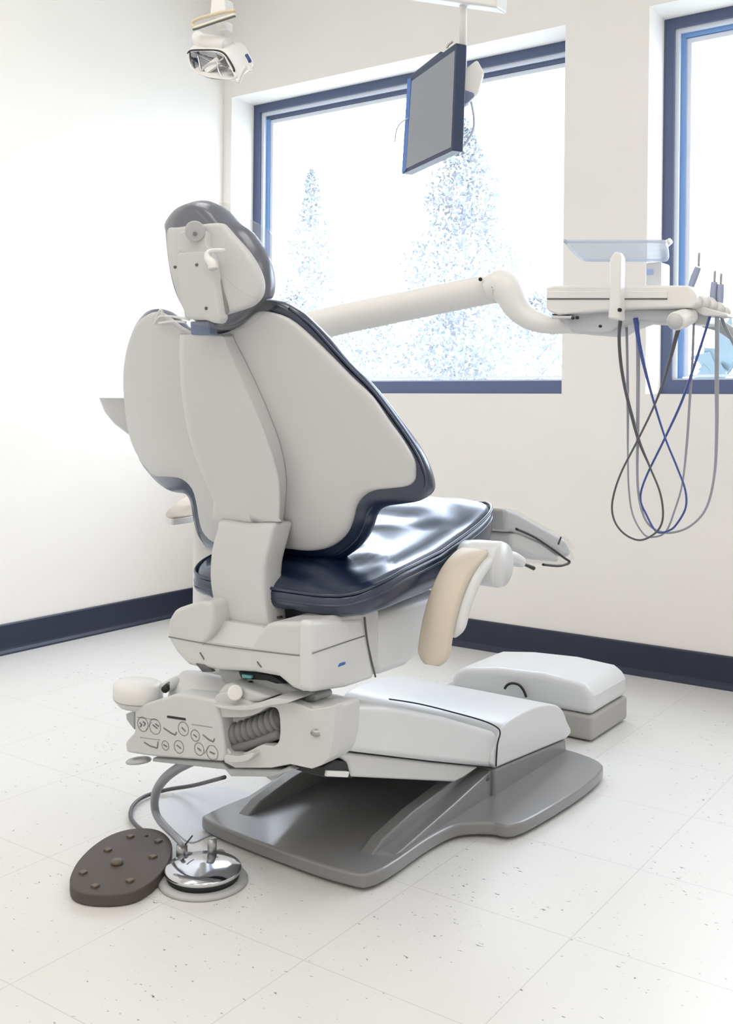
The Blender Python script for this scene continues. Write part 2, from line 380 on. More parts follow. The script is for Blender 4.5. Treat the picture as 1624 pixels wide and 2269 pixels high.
for nm, pts in (('casting_seam', [(374, 1411), (455, 1426), (556, 1440), (660, 1452), (684, 1451)]),):
    tb(nm, [at(x, y, 'Y', 1.3555) for x, y in pts], .0011, 'rib', chair, n=6)
tb('casting_seam', [at(x, y, 'X', X1+.0004) for x, y in ((692, 1448), (750, 1428), (808, 1409))], .0011, 'rib', chair, n=6)
tb('pan_seam', [at(x, y, 'X', X1) for x, y in ((808, 1368), (814, 1420), (824, 1468), (832, 1500))], .0018, 'seam', chair, n=6)
bm = bmesh.new(); poly3(bm, cr([at(x, y, 'X', X1+.0006) for x, y in ((750, 1478), (752, 1471), (758, 1468), (766, 1467), (763, 1473), (756, 1475))], 4), Vector((-.001, 0, 0)))
build('blue_emblem', bm, 'blue', chair, label='small blue leaf emblem')
for pts in (((443, 1446), (447, 1452), (452, 1461)), ((570, 1466), (573, 1471), (579, 1478))):
    tb('mould_mark', [at(x, y, 'Y', 1.3555) for x, y in pts], .0013, 'seam', chair, n=6)
ext('casting_slot', [(433, 1470), (452, 1473), (470, 1489), (449, 1489)], 'Y', 1.354, .01, 'seam', chair, bevel=0)
# turntable under the casting
ext('turntable', [(480, 1480), (600, 1495), (632, 1516), (660, 1530), (700, 1540), (700, 1556), (670, 1560), (560, 1538), (520, 1525), (490, 1510)], 'Y', 1.40, .05, 'grey', chair, bevel=.006)
ext('turntable_slot', [(528, 1488), (600, 1496), (632, 1515), (612, 1515), (590, 1508), (535, 1504)], 'Y', 1.397, .02, 'dark', chair, bevel=.001)
ext('teal_fitting', [(535, 1494), (557, 1497), (556, 1504), (536, 1503)], 'Y', 1.392, .012, mat('teal_glass', (.2, .62, .6), .2), chair, bevel=.001)
tb('turntable_bolt', [at(555, 1516, 'Y', 1.405), at(555, 1516, 'Y', 1.394)], .006, 'dark', chair, smooth=0)

# swivel housing with the wide window showing the ribbed conduit
YH = 1.36
ext('swivel_housing', [(470, 1560), (478, 1540), (500, 1532), (560, 1560), (650, 1556), (690, 1572), (728, 1566), (742, 1562), (744, 1580), (740, 1640), (730, 1680), (712, 1696), (690, 1704), (642, 1694), (600, 1702), (520, 1702), (497, 1690), (485, 1660), (482, 1600)],
    'Y', YH, .022, 'plastic', chair, bevel=.007, seg=4, holes=[cr([Vector((x, y)) for x, y in ((486, 1594), (495, 1590), (540, 1590), (572, 1580), (588, 1569), (608, 1568), (617, 1580), (620, 1610), (618, 1640), (606, 1653), (580, 1650), (556, 1662), (530, 1672), (511, 1668), (497, 1648), (486, 1620))], 2)])
bm = bmesh.new(); a = at(470, 1562, 'Y', YH+.06); b = at(642, 1690, 'Y', YH+.06); box(bm, a.x, b.x, YH+.060, YH+.066, b.z, a.z); build('window_lining', bm, 'slot', chair, smooth=False)
cond = [at(x, y, 'Y', YH+.026) for x, y in ((470, 1636), (510, 1630), (550, 1619), (590, 1605), (625, 1590))]
ext('housing_side', [(640, 1566), (728, 1566), (742, 1562), (744, 1580), (740, 1640), (730, 1680), (712, 1696), (690, 1704), (642, 1694)], 'Y', YH+.004, .075, 'plastic', chair, bevel=.01, seg=4)
cp = cr(cond, 40, False); rr = [.0155+.006*abs(math.sin(i*math.pi/13.0))**.5 for i in range(len(cp))]
build('ribbed_conduit', tube(bmesh.new(), cp, rr, 18), 'rib', chair)
tb('conduit_rail', [at(x, y, 'Y', YH+.018) for x, y in ((488, 1662), (540, 1653), (580, 1640), (622, 1624))], .009, 'rib', chair)
tb('conduit_rail', [at(x, y, 'Y', YH+.02) for x, y in ((500, 1676), (550, 1668), (575, 1655))], .009, 'dark', chair)
tb('release_button', [at(521, 1535, 'Y', YH+.02), at(521, 1535, 'Y', YH-.012)], .0135, 'bright', chair, smooth=0, n=28, bevel=.003)
ext('button_hood', [(478, 1560), (480, 1535), (495, 1517), (512, 1513), (560, 1532), (600, 1545), (575, 1556), (530, 1560)], 'Y', YH+.005, .07, 'plastic', chair, bevel=.01)
ext('hood_lip', [(471, 1560), (500, 1565), (555, 1563), (600, 1548), (630, 1550), (650, 1552), (632, 1559), (600, 1563), (560, 1573), (520, 1574), (482, 1568)], 'Y', YH-.018, .06, 'plastic', chair, bevel=.006, smooth=2)
ext('lower_lip', [(500, 1673), (530, 1676), (555, 1668), (563, 1672), (548, 1686), (520, 1690), (498, 1686)], 'Y', YH-.015, .05, 'plastic', chair, bevel=.005, smooth=2)
tb('oval_badge', [at(701, 1624, 'Y', YH+.002), at(701, 1624, 'Y', YH-.003)], .009, 'steel', chair, smooth=0, n=24, squash=(1.1, .65))
tb('brass_pin', [at(595, 1699, 'Y', YH+.03), at(595, 1712, 'Y', YH+.03)], .003, 'brass', chair, smooth=0)
ext('fitting', [(585, 1712), (610, 1708), (625, 1715), (600, 1730), (588, 1722)], 'Y', YH+.03, .02, 'grey', chair, bevel=.002)
# instruction panel arm
ext('instruction_panel', [(297, 1566), (388, 1538), (449, 1545), (478, 1552), (490, 1600), (500, 1680), (491, 1688), (338, 1677), (279, 1668), (276, 1645), (297, 1622)], 'Y', YH-.006, .05, 'plastic', chair, bevel=.006, seg=4)
panel = chair.children[-1] if False else bpy.data.objects['instruction_panel']
yp = YH-.0068
bm = bmesh.new()
def ringmark(cx, cy, r):
    c = at(cx, cy, 'Y', yp); rad = (at(cx+r, cy, 'Y', yp)-c).x; rz = rad*.95
    a = [bm.verts.new((c.x+math.cos(t)*rad, yp, c.z+math.sin(t)*rz)) for t in [2*math.pi*j/28 for j in range(28)]]
    b = [bm.verts.new((c.x+math.cos(t)*(rad-.0011), yp, c.z+math.sin(t)*(rz-.0011))) for t in [2*math.pi*j/28 for j in range(28)]]
    for j in range(28): bm.faces.new((a[j], a[(j+1) % 28], b[(j+1) % 28], b[j]))
def stroke(pts, wd=.0014):
    P = [at(x, y, 'Y', yp) for x, y in pts]
    for p, q in zip(P[:-1], P[1:]):
        d = (q-p).normalized(); n = Vector((-d.z, 0, d.x))*wd/2; bm.faces.new([bm.verts.new(v) for v in (p+n, q+n, q-n, p-n)])
for c in ((316, 1605, 12), (343, 1610, 13), (406, 1615, 12), (432, 1630, 10), (366, 1652, 8), (396, 1655, 11), (441, 1660, 11), (470, 1668, 13)): ringmark(*c)
for s in (((323, 1617), (336, 1600)), ((452, 1670), (462, 1655)), ((303, 1589), (350, 1596)), ((310, 1634), (355, 1640)), ((424, 1605), (470, 1612))): stroke(s, .0008)
for s in (((362, 1613), (378, 1624), (388, 1629), (391, 1622)), ((449, 1628), (462, 1639), (472, 1644), (475, 1636)), ((319, 1645), (332, 1653), (348, 1658), (350, 1643)), ((309, 1601), (314, 1606), (310, 1611)), ((316, 1599), (322, 1603), (318, 1609)), ((338, 1606), (349, 1615)), ((344, 1604), (352, 1610)), ((402, 1612), (411, 1621)), ((428, 1627), (436, 1634)), ((362, 1650), (370, 1655)), ((391, 1651), (401, 1659)), ((437, 1657), (445, 1664)), ((464, 1666), (476, 1671))): stroke(s, .0024)
build('printed_symbols', bm, 'ink', panel, smooth=False, label='dark printed circles and handpiece symbols', recalc=False)
bm = bmesh.new(); stroke(((370, 1588), (411, 1594)), .0042); build('dark_slot', bm, 'dark', panel, smooth=False, recalc=False)
c = at(306, 1530, 'Y', YH+.02)
lt('arm_cap', [(.050, -.017), (.053, -.015), (.053, .006), (.050, .014), (.040, .018), (0, .019)], c, 'bright', chair, sx=1, sy=.8)
lt('arm_cap_foot', [(.02, -.036), (.040, -.030), (.051, -.018), (0, -.018)], c, 'plastic', chair, sx=1, sy=.8)
ext('panel_strut', [(278, 1582), (297, 1575), (297, 1618), (288, 1606), (280, 1595)], 'Y', YH+.03, .02, 'grey', chair, bevel=.002)
ext('panel_rail', [(338, 1679), (492, 1690), (505, 1704), (622, 1706), (640, 1698), (655, 1706), (600, 1722), (510, 1721), (498, 1706), (336, 1688)], 'Y', YH+.01, .05, 'grey', chair, bevel=.003)
bm = bmesh.new(); c = at(307, 1685, 'Y', YH+.01)
tube(bm, [c+Vector((.020*math.cos(t), .014*math.sin(t), .004*math.cos(t))) for t in [2*math.pi*i/24 for i in range(24)]], .0075, 10, closed=True, squash=(1, .6)); build('hook_ring', bm, 'grey', chair)
# side mount arm towards the cuspidor post
tb('mount_arm', [at(x, y, 'Y', z) for x, y, z in ((365, 1524, 1.38), (400, 1506, 1.42), (450, 1496, 1.46), (520, 1490, 1.5), (600, 1495, 1.55))], .012, 'plastic', chair, squash=(1.3, .7))
tb('mount_arm_joint', [at(365, 1528, 'Y', 1.37), at(375, 1518, 'Y', 1.39)], .007, 'dark', chair, smooth=0)
ext('mount_web', [(390, 1520), (440, 1504), (490, 1500), (470, 1545), (440, 1550), (395, 1535)], 'Y', 1.48, .02, 'plasticw', chair, bevel=.003)

# upholstery seat, knee break and toe rest
XS = -1.005
pip = [at(x, y, 'X', XS) for x, y in ((788, 1304), (845, 1280), (899, 1260), (960, 1236), (987, 1222), (1020, 1198), (1065, 1163), (1100, 1134), (1120, 1119), (1140, 1130))]
low = [at(x, y, 'X', XS) for x, y in ((795, 1365), (830, 1356), (900, 1334), (975, 1306), (1010, 1264), (1045, 1236), (1090, 1208), (1138, 1180))]
def curve(L, y):
    if y <= L[0].y: return L[0].z
    for a, b in zip(L[:-1], L[1:]):
        if y <= b.y: return a.z+(b.z-a.z)*(y-a.y)/max(1e-6, b.y-a.y)
    return L[-1].z
pip[0].z -= .030; pip[1].z -= .014; pip[2].z -= .004; low[0].z -= .013; low[1].z -= .008
Y0, Y1, W = pip[0].y+.012, pip[-2].y+.012, .435
XM = XS-W/2
plan = []
for k in range(144):
    t = 2*math.pi*k/144; c_, s_ = math.cos(t), math.sin(t); e = .32
    plan.append((XM+W/2*math.copysign(abs(c_)**e, c_), (Y0+Y1)/2+(Y1-Y0)/2*math.copysign(abs(s_)**e, s_)))
bm = bmesh.new(); rows = []
def seat_row(ins, fz):
    ring = []
    for x, y in plan:
        dx, dy = x-XM, y-(Y0+Y1)/2; L = math.hypot(dx, dy)
        f = ins[1] if isinstance(ins, tuple) else (L-ins)/L
        x2, y2 = XM+dx*f, (Y0+Y1)/2+dy*f; ring.append(bm.verts.new((x2, y2, fz(x2, y2))))
    rows.append(ring)
zl = lambda x, y: curve(low, y); zp = lambda x, y: curve(pip, y)
def ztop(h):
    def f(x, y):
        u = abs(x-XM)/(W/2); v = (y-Y0)/(Y1-Y0)
        return zp(x, y)+h*(1-u**3)+.0032*math.sin(y*55+x*25+2*math.sin(x*18))*(1-u**2)+.0028*math.sin(x*60-y*25+math.sin(y*30)*1.5)*max(0, .9-v)
    return f
seat_row(('f', .4), lambda x, y: zl(x, y)+.002); seat_row(.03, lambda x, y: zl(x, y)+.001); seat_row(.012, zl); seat_row(.004, lambda x, y: zl(x, y)+.006)
seat_row(0, lambda x, y: zl(x, y)*.6+zp(x, y)*.4); seat_row(.001, lambda x, y: zl(x, y)*.15+zp(x, y)*.85); seat_row(.004, lambda x, y: zp(x, y)-.001); seat_row(.008, zp); seat_row(.014, lambda x, y: zp(x, y)+.006)
for ins, h in ((.025, .012), (.045, .017), (('f', .78), .02), (('f', .72), .0205), (('f', .66), .021), (('f', .6), .0215), (('f', .54), .022), (('f', .48), .0225), (('f', .42), .023), (('f', .36), .0235), (('f', .3), .024), (('f', .24), .0245), (('f', .18), .025), (('f', .12), .0255), (('f', .05), .026)): seat_row(ins, ztop(h))
NP = len(plan)
for a, b in zip(rows[:-1], rows[1:]):
    for j in range(NP): bm.faces.new((a[j], a[(j+1) % NP], b[(j+1) % NP], b[j]))
bm.faces.new(rows[0]); bm.faces.new(rows[-1][::-1])
seat = build('seat_cushion', bm, 'vinyl', chair)
for dz, ins, r_ in ((.002, -.0005, .0032), (-.016, -.001, .0028)):
    PP = []
    for x, y in plan:
        dx, dy = x-XM, y-(Y0+Y1)/2; L = math.hypot(dx, dy); f = (L-ins-.003)/L; x2, y2 = XM+dx*f, (Y0+Y1)/2+dy*f; PP.append(Vector((x2, y2, zp(x2, y2)+dz)))
    build('seat_piping', tube(bmesh.new(), PP, r_, 8, closed=True), 'vinyl', seat)
toe = ext('toe_rest', [(1120, 1125), (1145, 1134), (1200, 1166), (1255, 1197), (1268, 1222), (1262, 1236), (1240, 1228), (1200, 1200), (1143, 1178), (1125, 1180)], 'X', XS-.012, -.42, 'grey', chair, bevel=.016, seg=4)
ext('toe_underside', [(1130, 1182), (1150, 1180), (1200, 1203), (1238, 1230), (1240, 1246), (1200, 1240), (1135, 1215)], 'X', XS-.02, -.40, 'plastic', chair, bevel=.008)
ext('toe_film', [(1140, 1126), (1200, 1160), (1262, 1194), (1276, 1214), (1270, 1222), (1275, 1240), (1262, 1254), (1205, 1252), (1180, 1240), (1138, 1216)], 'X', XS+.006, -.45, 'film', toe, bevel=.008, label='clear plastic sleeve over the toe rest')
tb('sleeve_edge', [at(x, y, 'X', XS+.008) for x, y in ((1144, 1172), (1180, 1188), (1220, 1214), (1250, 1236), (1262, 1246), (1240, 1254), (1203, 1251))], .0028, 'dark', toe, n=8)
tb('sleeve_edge', [at(x, y, 'X', XS+.008) for x, y in ((1145, 1247), (1165, 1252), (1182, 1259))], [.002, .0035, .005], 'dark', toe, n=8)
tb('sleeve_mark', [at(x, y, 'X', XS+.008) for x, y in ((1243, 1190), (1237, 1206))], .002, 'dark', toe, n=8)

# armrests
def armrest(nm_label, X, sgn, pathpx, wd, pivot, shift=Vector((0, 0, 0))):
    bm = bmesh.new()
    path = cr([at(x, y, 'X', X)+shift for x, y in pathpx], 12, False); n = len(path); rings = []
    for i, p in enumerate(path):
        t = (path[min(i+1, n-1)]-path[max(i-1, 0)]).normalized(); nn = Vector((0, -t.z, t.y)).normalized(); th = .010
        dl = sum((path[k+1]-path[k]).length for k in range(i, n-1)); e = min(1, dl/(wd/2)+.06); e = math.sqrt(max(0, 1-(1-e)**2))
        hwid = wd/2*e
        sec = [(-1, -.5), (-.85, -.95), (0, -1.05), (.85, -.95), (1, -.5), (1, .5), (.85, 1), (0, 1.05), (-.85, 1), (-1, .5)]
        rings.append([bm.verts.new(p+Vector((a*hwid, 0, 0))+nn*(b*th)) for a, b in sec])
    for a, b in zip(rings[:-1], rings[1:]):
        for j in range(10): bm.faces.new((a[j], a[(j+1) % 10], b[(j+1) % 10], b[j]))
    bm.faces.new(rings[0]); bm.faces.new(rings[-1][::-1])
    return bm
XA = -.955
ar = build('armrest', armrest('', XA, 1, ((1098, 1228), (1078, 1224), (1045, 1230), (1015, 1262), (990, 1315), (972, 1380), (962, 1440), (957, 1474)), .062, None), 'tan', chair, label='tan faced curved armrest')
c = at(1117, 1252, 'X', XA+.045)
lt('pivot', [(.0, -.085), (.040, -.085), (.043, -.06), (.044, -.01), (.041, -.001), (.0, 0)], c, 'plasticw', ar, axis=(1, 0, 0))
build('arm_side', armrest('', XA, 1, ((1112, 1238), (1085, 1224), (1045, 1232), (1015, 1264), (990, 1317), (974, 1372), (968, 1405)), .060, None, Vector((.012, .020, -.006))), 'plasticw', ar)
bm = bmesh.new(); P = cr([at(x, y, 'Z', .615) for x, y in ((367, 1141), (378, 1128), (400, 1110), (430, 1097), (470, 1092), (490, 1110), (470, 1130), (430, 1142), (395, 1148), (375, 1148))], 4)
poly3(bm, P, Vector((0, 0, .004))); la = build('armrest', bm, 'tan', chair, bevel=.003, label='tan faced far armrest')
bm = bmesh.new(); poly3(bm, P, Vector((0, 0, -.014))); build('arm_side', bm, 'plasticw', la, bevel=.006)

# backrest: cushion, moulded shell, raised spine, bracket
S = lambda x, z: 1.46-(z-.64)*.42+.06*((x-CX)/.31)**2
OUT = [(466, 741), (500, 737), (535, 722), (560, 702), (574, 692), (592, 690), (637, 704), (683, 741), (730, 787), (776, 834), (822, 878), (859, 931), (892, 977), (915, 1019), (918, 1047), (915, 1065), (900, 1077), (865, 1082), (830, 1086), (805, 1098), (788, 1120), (780, 1150), (768, 1180), (745, 1204), (715, 1217), (680, 1220), (640, 1216), (560, 1210), (500, 1205), (470, 1200), (450, 1180), (441, 1150), (436, 1120), (425, 1085), (400, 1062), (370, 1057), (340, 1055), (325, 1040), (300, 1005), (283, 960), (274, 900), (270, 840), (274, 790), (285, 745), (300, 715), (325, 695), (345, 690), (365, 703), (390, 722), (425, 737)]
off = lambda G, d: (lambda x, z: G(x, z)+d)
ramp = lambda x, a, b, lo=380, hi=560: a+(b-a)*min(1, max(0, (x-lo)/(hi-lo)))
out = cr([ats(x, y, off(S, ramp(x, 0, .010))) for x, y in OUT], 3)
cen = (CX, .80)
puffy('back_shell', out, S, slab_rings(.022, .009), 'plastic', chair, cen=cen)
S2 = lambda x, z: S(x, z)+.018
CU = [(425, 728), (450, 716), (500, 711), (540, 692), (565, 676), (595, 665), (630, 668), (662, 684), (686, 702), (732, 748), (778, 803), (824, 848), (871, 905), (917, 970), (945, 1016), (962, 1064), (960, 1090), (935, 1109), (890, 1117), (860, 1122), (838, 1138), (828, 1165), (812, 1198), (784, 1225), (744, 1245), (680, 1246), (605, 1238), (540, 1228), (480, 1222), (463, 1214), (446, 1190), (437, 1165), (431, 1135), (425, 1112), (412, 1095), (392, 1092), (371, 1086), (352, 1072), (334, 1052), (312, 1020), (292, 960), (283, 900), (280, 840), (281, 790), (287, 750), (297, 722), (313, 699), (330, 686), (352, 684), (375, 700), (405, 722)]
outc = cr([ats(x, y, off(S2, ramp(x, .008, .026))) for x, y in CU], 3)
puffy('back_cushion', outc, S2, [(('f', .3), 0), (('f', .7), 0), (.03, 0), (.012, .001), (.002, .008), (0, .02), (.003, .034), (.012, .046), (.03, .052), (.06, .052), (('f', .6), .05), (('f', .3), .05)], 'vinyl', chair, cen=cen,
      lump=lambda x, z, d: .0)
tb('cushion_piping', [ats(x, y, lambda x, z: S(x, z)+.024) for x, y in ((640, 682), (688, 720), (734, 770), (780, 820), (825, 866), (868, 922), (908, 980), (932, 1024), (944, 1066), (930, 1088), (880, 1100), (838, 1112), (815, 1138), (806, 1168), (790, 1196), (765, 1218), (735, 1232), (680, 1234), (610, 1226))], .0022, 'vinyl', chair, n=8)
# raised spine, lofted from foot ring on the shell to a narrower crest ring
foot = [(398, 746), (410, 741), (505, 741), (522, 760), (560, 835), (595, 915), (622, 990), (634, 1060), (632, 1110), (628, 1150), (622, 1158), (486, 1158), (478, 1110), (450, 1050), (424, 985), (408, 915), (400, 850), (397, 790)]
crest = [(414, 750), (424, 744), (488, 744), (500, 762), (530, 835), (568, 915), (600, 990), (620, 1060), (622, 1110), (620, 1148), (616, 1156), (490, 1156), (484, 1112), (464, 1050), (440, 985), (424, 915), (414, 850), (412, 790)]
Sf = lambda x, z: S(x, z)-.001
Sc = lambda x, z: S(x, z)-(.022+.020*min(1, max(0, (1.0-z)/.35)))
fo = cr([ats(x, y, Sf) for x, y in foot], 3); co = cr([ats(x, y, Sc) for x, y in crest], 3)
bm = bmesh.new(); n = len(fo); c0 = sum(co, Vector())/n
rgs = []
for k, t in enumerate((0, .35, .7, .9, 1)):
    e = math.sin(t*math.pi/2)
    rgs.append([bm.verts.new(Vector((a.x+(b.x-a.x)*t, a.y+(b.y-a.y)*e, a.z+(b.z-a.z)*t))) for a, b in zip(fo, co)])
for fq in (.9, .75, .5, .25):
    ring = []
    for b in co:
        mx = c0.x+((b.z-c0.z)*-.19); x = mx+(b.x-mx)*fq; z = b.z; ring.append(bm.verts.new((x, Sc(x, z)-.002*(1-fq), z)))
    rgs.append(ring)
for a, b in zip(rgs[:-1], rgs[1:]):
    for j in range(n): bm.faces.new((a[j], a[(j+1) % n], b[(j+1) % n], b[j]))
bm.faces.new(rgs[-1])
build('back_spine', bm, 'plastic', chair)
Sb = lambda x, z: 1.407+.6*max(0, z-.58)**1.5-.010*math.cos((x-CX)*12)
ob = cr([ats(x, y, off(Sb, ramp(x, 0, .024, 480, 600))) for x, y in ((488, 1152), (555, 1158), (622, 1156), (622, 1175), (612, 1215), (604, 1255), (603, 1305), (609, 1355), (612, 1374), (608, 1386), (560, 1386), (510, 1378), (478, 1372), (470, 1335), (463, 1290), (463, 1245), (470, 1200), (480, 1170))], 3)
puffy('back_bracket', ob, Sb, slab_rings(.055, .010), 'plastic', chair)
ext('bracket_bolt', [(613, 1366), (618, 1366), (619, 1371), (614, 1371)], 'Y', 1.41, .01, 'dark', chair, bevel=0)

# headrest
hr = build('headrest_bar', poly3(bmesh.new(), cr([at(x, y, 'Y', 1.262) for x, y in ((420, 712), (462, 712), (465, 742), (422, 742))], 1), Vector((0, .02, 0))), 'mount', chair, bevel=.003, label='grey blue headrest bar')
SH = lambda x, z: 1.245+.10*(z-1.0)+.5*(x-CX+.02)**2*2
hs = cr([ats(x, y, off(SH, ramp(x, 0, .008))) for x, y in ((371, 505), (392, 503), (432, 498), (484, 494), (497, 500), (515, 520), (543, 550), (562, 576), (576, 604), (582, 628), (580, 650), (569, 668), (549, 681), (503, 695), (480, 700), (450, 702), (415, 700), (406, 688), (390, 652), (376, 604), (369, 559), (368, 525))], 3)
SH2 = lambda x, z: SH(x, z)+.016
hc = cr([ats(x, y, off(SH2, ramp(x, .004, .028))) for x, y in ((362, 512), (361, 490), (382, 460), (414, 445), (451, 443), (482, 454), (505, 474), (527, 492), (558, 514), (587, 560), (600, 598), (603, 633), (597, 660), (584, 664), (562, 684), (525, 712), (491, 724), (455, 722), (425, 712), (405, 692), (386, 660), (374, 622), (366, 570))], 3)
hcu = puffy('headrest_cushion', hc, SH2, [(('f', .3), 0), (('f', .7), 0), (.02, 0), (.008, .004), (0, .02), (.003, .04), (.014, .056), (.03, .062), (('f', .6), .062), (('f', .3), .062)], 'vinyl', chair)
hsh = puffy('headrest_shell', hs, SH, slab_rings(.018, .006), 'plastic', chair)
SK = lambda x, z: SH(x, z)-.020
def on(px, S_): return cr([ats(x, y, S_) for x, y in px], 3)
puffy('headrest_slide', on(((392, 568), (398, 560), (440, 556), (462, 562), (470, 600), (476, 640), (484, 690), (486, 705), (476, 716), (450, 708), (412, 706), (406, 690), (394, 630), (390, 595)), SK), SK, slab_rings(.022, .005), 'plastic', hsh)
SK2 = lambda x, z: SH(x, z)-.012
puffy('pivot_plate', on(((396, 515), (450, 510), (456, 540), (462, 562), (400, 560), (392, 545)), SK2), SK2, slab_rings(.014, .003), 'plastic', hsh)
tb('tilt_knob', [ats(432, 512, lambda x, z: SH(x, z)-.005), ats(432, 512, lambda x, z: SH(x, z)-.026)], .017, 'grey', hsh, smooth=0, n=28, bevel=.003)
tb('knob_screw', [ats(432, 518, lambda x, z: SH(x, z)-.026), ats(432, 518, lambda x, z: SH(x, z)-.029)], .0035, 'seam', hsh, smooth=0)
SL = lambda x, z: SH(x, z)-.030
tb('lever', [ats(x, y, SL) for x, y in ((497, 555), (470, 556), (461, 562), (462, 574), (471, 584), (473, 596))], [.0035, .004, .0055, .007, .0085, .0085], 'bright', hsh, n=14)
puffy('slot', on(((473, 598), (482, 597), (492, 640), (505, 690), (489, 692), (480, 650)), lambda x, z: SH(x, z)-.004), lambda x, z: SH(x, z)-.004, slab_rings(.004, .001), 'rib', hsh)
for (x, y) in ((436, 587), (388, 592), (457, 683)):
    tb('screw', [ats(x, y, lambda x, z: SH(x, z)-.0195), ats(x, y, lambda x, z: SH(x, z)-.0215)], .0028, 'dark', hsh, smooth=0)
SF = lambda x, z: SH(x, z)-.034
fl = cr([ats(x, y, off(SF, ramp(x, .02, .05))) for x, y in ((358, 500), (357, 482), (380, 456), (414, 441), (454, 439), (486, 450), (520, 476), (556, 496), (572, 510), (596, 556), (606, 598), (606, 630), (596, 664), (586, 668), (520, 716), (470, 728), (415, 715), (385, 660), (370, 605), (362, 560))], 3)
puffy('plastic_cover', fl, SF, [(('f', .3), 0), (('f', .6), 0), (('f', .85), .001), (.012, .006), (.004, .02), (0, .05), (0, .08), (.006, .1), (.02, .108), (('f', .6), .108)], 'film', hcu, label='clear plastic cover over the headrest')
# torn clear plastic around the shoulder of the backrest
SP = lambda x, z: S(x, z)-.006
pl = cr([ats(x, y, SP) for x, y in ((338, 712), (345, 690), (362, 682), (385, 690), (405, 700), (421, 712), (421, 734), (395, 730), (370, 720), (350, 722))], 3)
bcu = bpy.data.objects['back_cushion']
puffy('plastic_wrap', pl, SP, [(('f', .4), -.002), (.004, -.002), (0, .01), (0, .05), (.004, .06), (('f', .4), .06)], 'film', bcu, label='crumpled clear plastic on the shoulder')
for pts in (((340, 718), (352, 702), (370, 700), (400, 704), (420, 708)), ((352, 716), (380, 712), (412, 714)), ((344, 706), (356, 686), (362, 700))):
    tb('plastic_fold', [ats(x, y, lambda x, z: S(x, z)-.010) for x, y in pts], .002, 'bright', bcu, n=8)

# ---------------------------------------------------------------- cuspidor and its post
PXc, PYc = -1.70, 1.78
cu = thing('cuspidor', (PXc, PYc, 0), 'white cuspidor post and bowl half hidden behind the left edge of the chair back', 'cuspidor')
c = at(457, 1200, 'X', PXc)
lt('post', [(.026, .30), (.030, .31), (.030, .98), (.024, .99)], (c.x, c.y, .0), 'bright', cu, n=32)
b = at(330, 884, 'X', -1.72)
lt('bowl', [(.02, -.085), (.045, -.078), (.075, -.055), (.095, -.03), (.107, 0), (.109, .001), (.104, .001), (.085, -.03), (.05, -.06), (.0, -.065)], b, 'plastic', cu, n=48)
tb('bowl_arm', [b+Vector((0, 0, -.07)), Vector((c.x, c.y, b.z-.07))], .02, 'plastic', cu, smooth=0)

# ---------------------------------------------------------------- delivery unit
YD = 2.35
du = thing('delivery_unit', (-1.15, YD, 1.0), 'white delivery unit on a long arm in front of the windows, hoses looping below', 'dental delivery unit')
pts = [Vector((c.x, c.y, .93)), at(560, 762, 'Y', 1.95), at(720, 716, 'Y', 2.15), at(900, 678, 'Y', 2.27), at(1060, 645, 'Y', YD), at(1098, 640, 'Y', YD)]
tb('support_arm', pts, [.042, .042, .040, .039, .039, .038], 'bright', du, n=24, squash=(.8, 1), smooth=5)
tb('elbow', [at(x, y, 'Y', YD) for x, y in ((1085, 642), (1110, 632), (1128, 648), (1145, 680), (1172, 706), (1215, 720), (1260, 720), (1290, 722))], [.036, .041, .040, .034, .027, .022, .021, .021], 'bright', du, n=24)
for (x, y, r) in ((1065, 619, .005), (1092, 636, .0025)):
    q = at(x, y, 'Y', YD-.036); tb('arm_screw', [q, q+Vector((0, -.003, 0))], r, 'dark', du, smooth=0)
hd = ext('unit_head', [(1209, 636), (1230, 632), (1525, 632), (1540, 650), (1545, 672), (1532, 682), (1400, 684), (1236, 698), (1214, 690), (1209, 680)], 'Y', YD-.06, .22, 'bright', du, bevel=.006, seg=4)
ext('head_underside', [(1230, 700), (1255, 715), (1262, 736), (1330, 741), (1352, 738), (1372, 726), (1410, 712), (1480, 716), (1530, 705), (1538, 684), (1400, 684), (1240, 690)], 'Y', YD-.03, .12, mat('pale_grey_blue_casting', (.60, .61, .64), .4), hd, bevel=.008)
ext('drawer_rail', [(1212, 645), (1478, 645), (1478, 661), (1212, 661)], 'Y', YD-.064, .01, 'bright', hd, bevel=.002)
ext('drawer_gap', [(1212, 661), (1478, 661), (1478, 663.5), (1212, 663.5)], 'Y', YD-.0615, .004, 'seam', hd, bevel=0)
ext('position_handle', [(1360, 557), (1350, 574), (1350, 640), (1346, 706), (1375, 710), (1374, 640), (1376, 570), (1370, 557)], 'Y', YD-.12, .03, 'bright', hd, bevel=.006)
ext('head_slot', [(1222, 695), (1255, 697), (1268, 703), (1262, 706), (1225, 699)], 'Y', YD-.05, .01, 'seam', hd, bevel=0)
ext('chrome_lever', [(1222, 699), (1266, 700), (1268, 706), (1222, 706)], 'Y', YD-.055, .02, 'chrome', hd, bevel=.001)
for (x, y, r) in ((1270, 705, .0035), (1280, 704, .004), (1331, 723, .0035), (1374, 687, .0045)):
    q = at(x, y, 'Y', YD-.125 if x > 1350 else YD-.052); tb('screw', [q, q+Vector((0, -.005, 0))], r, 'dark', hd, smooth=0)
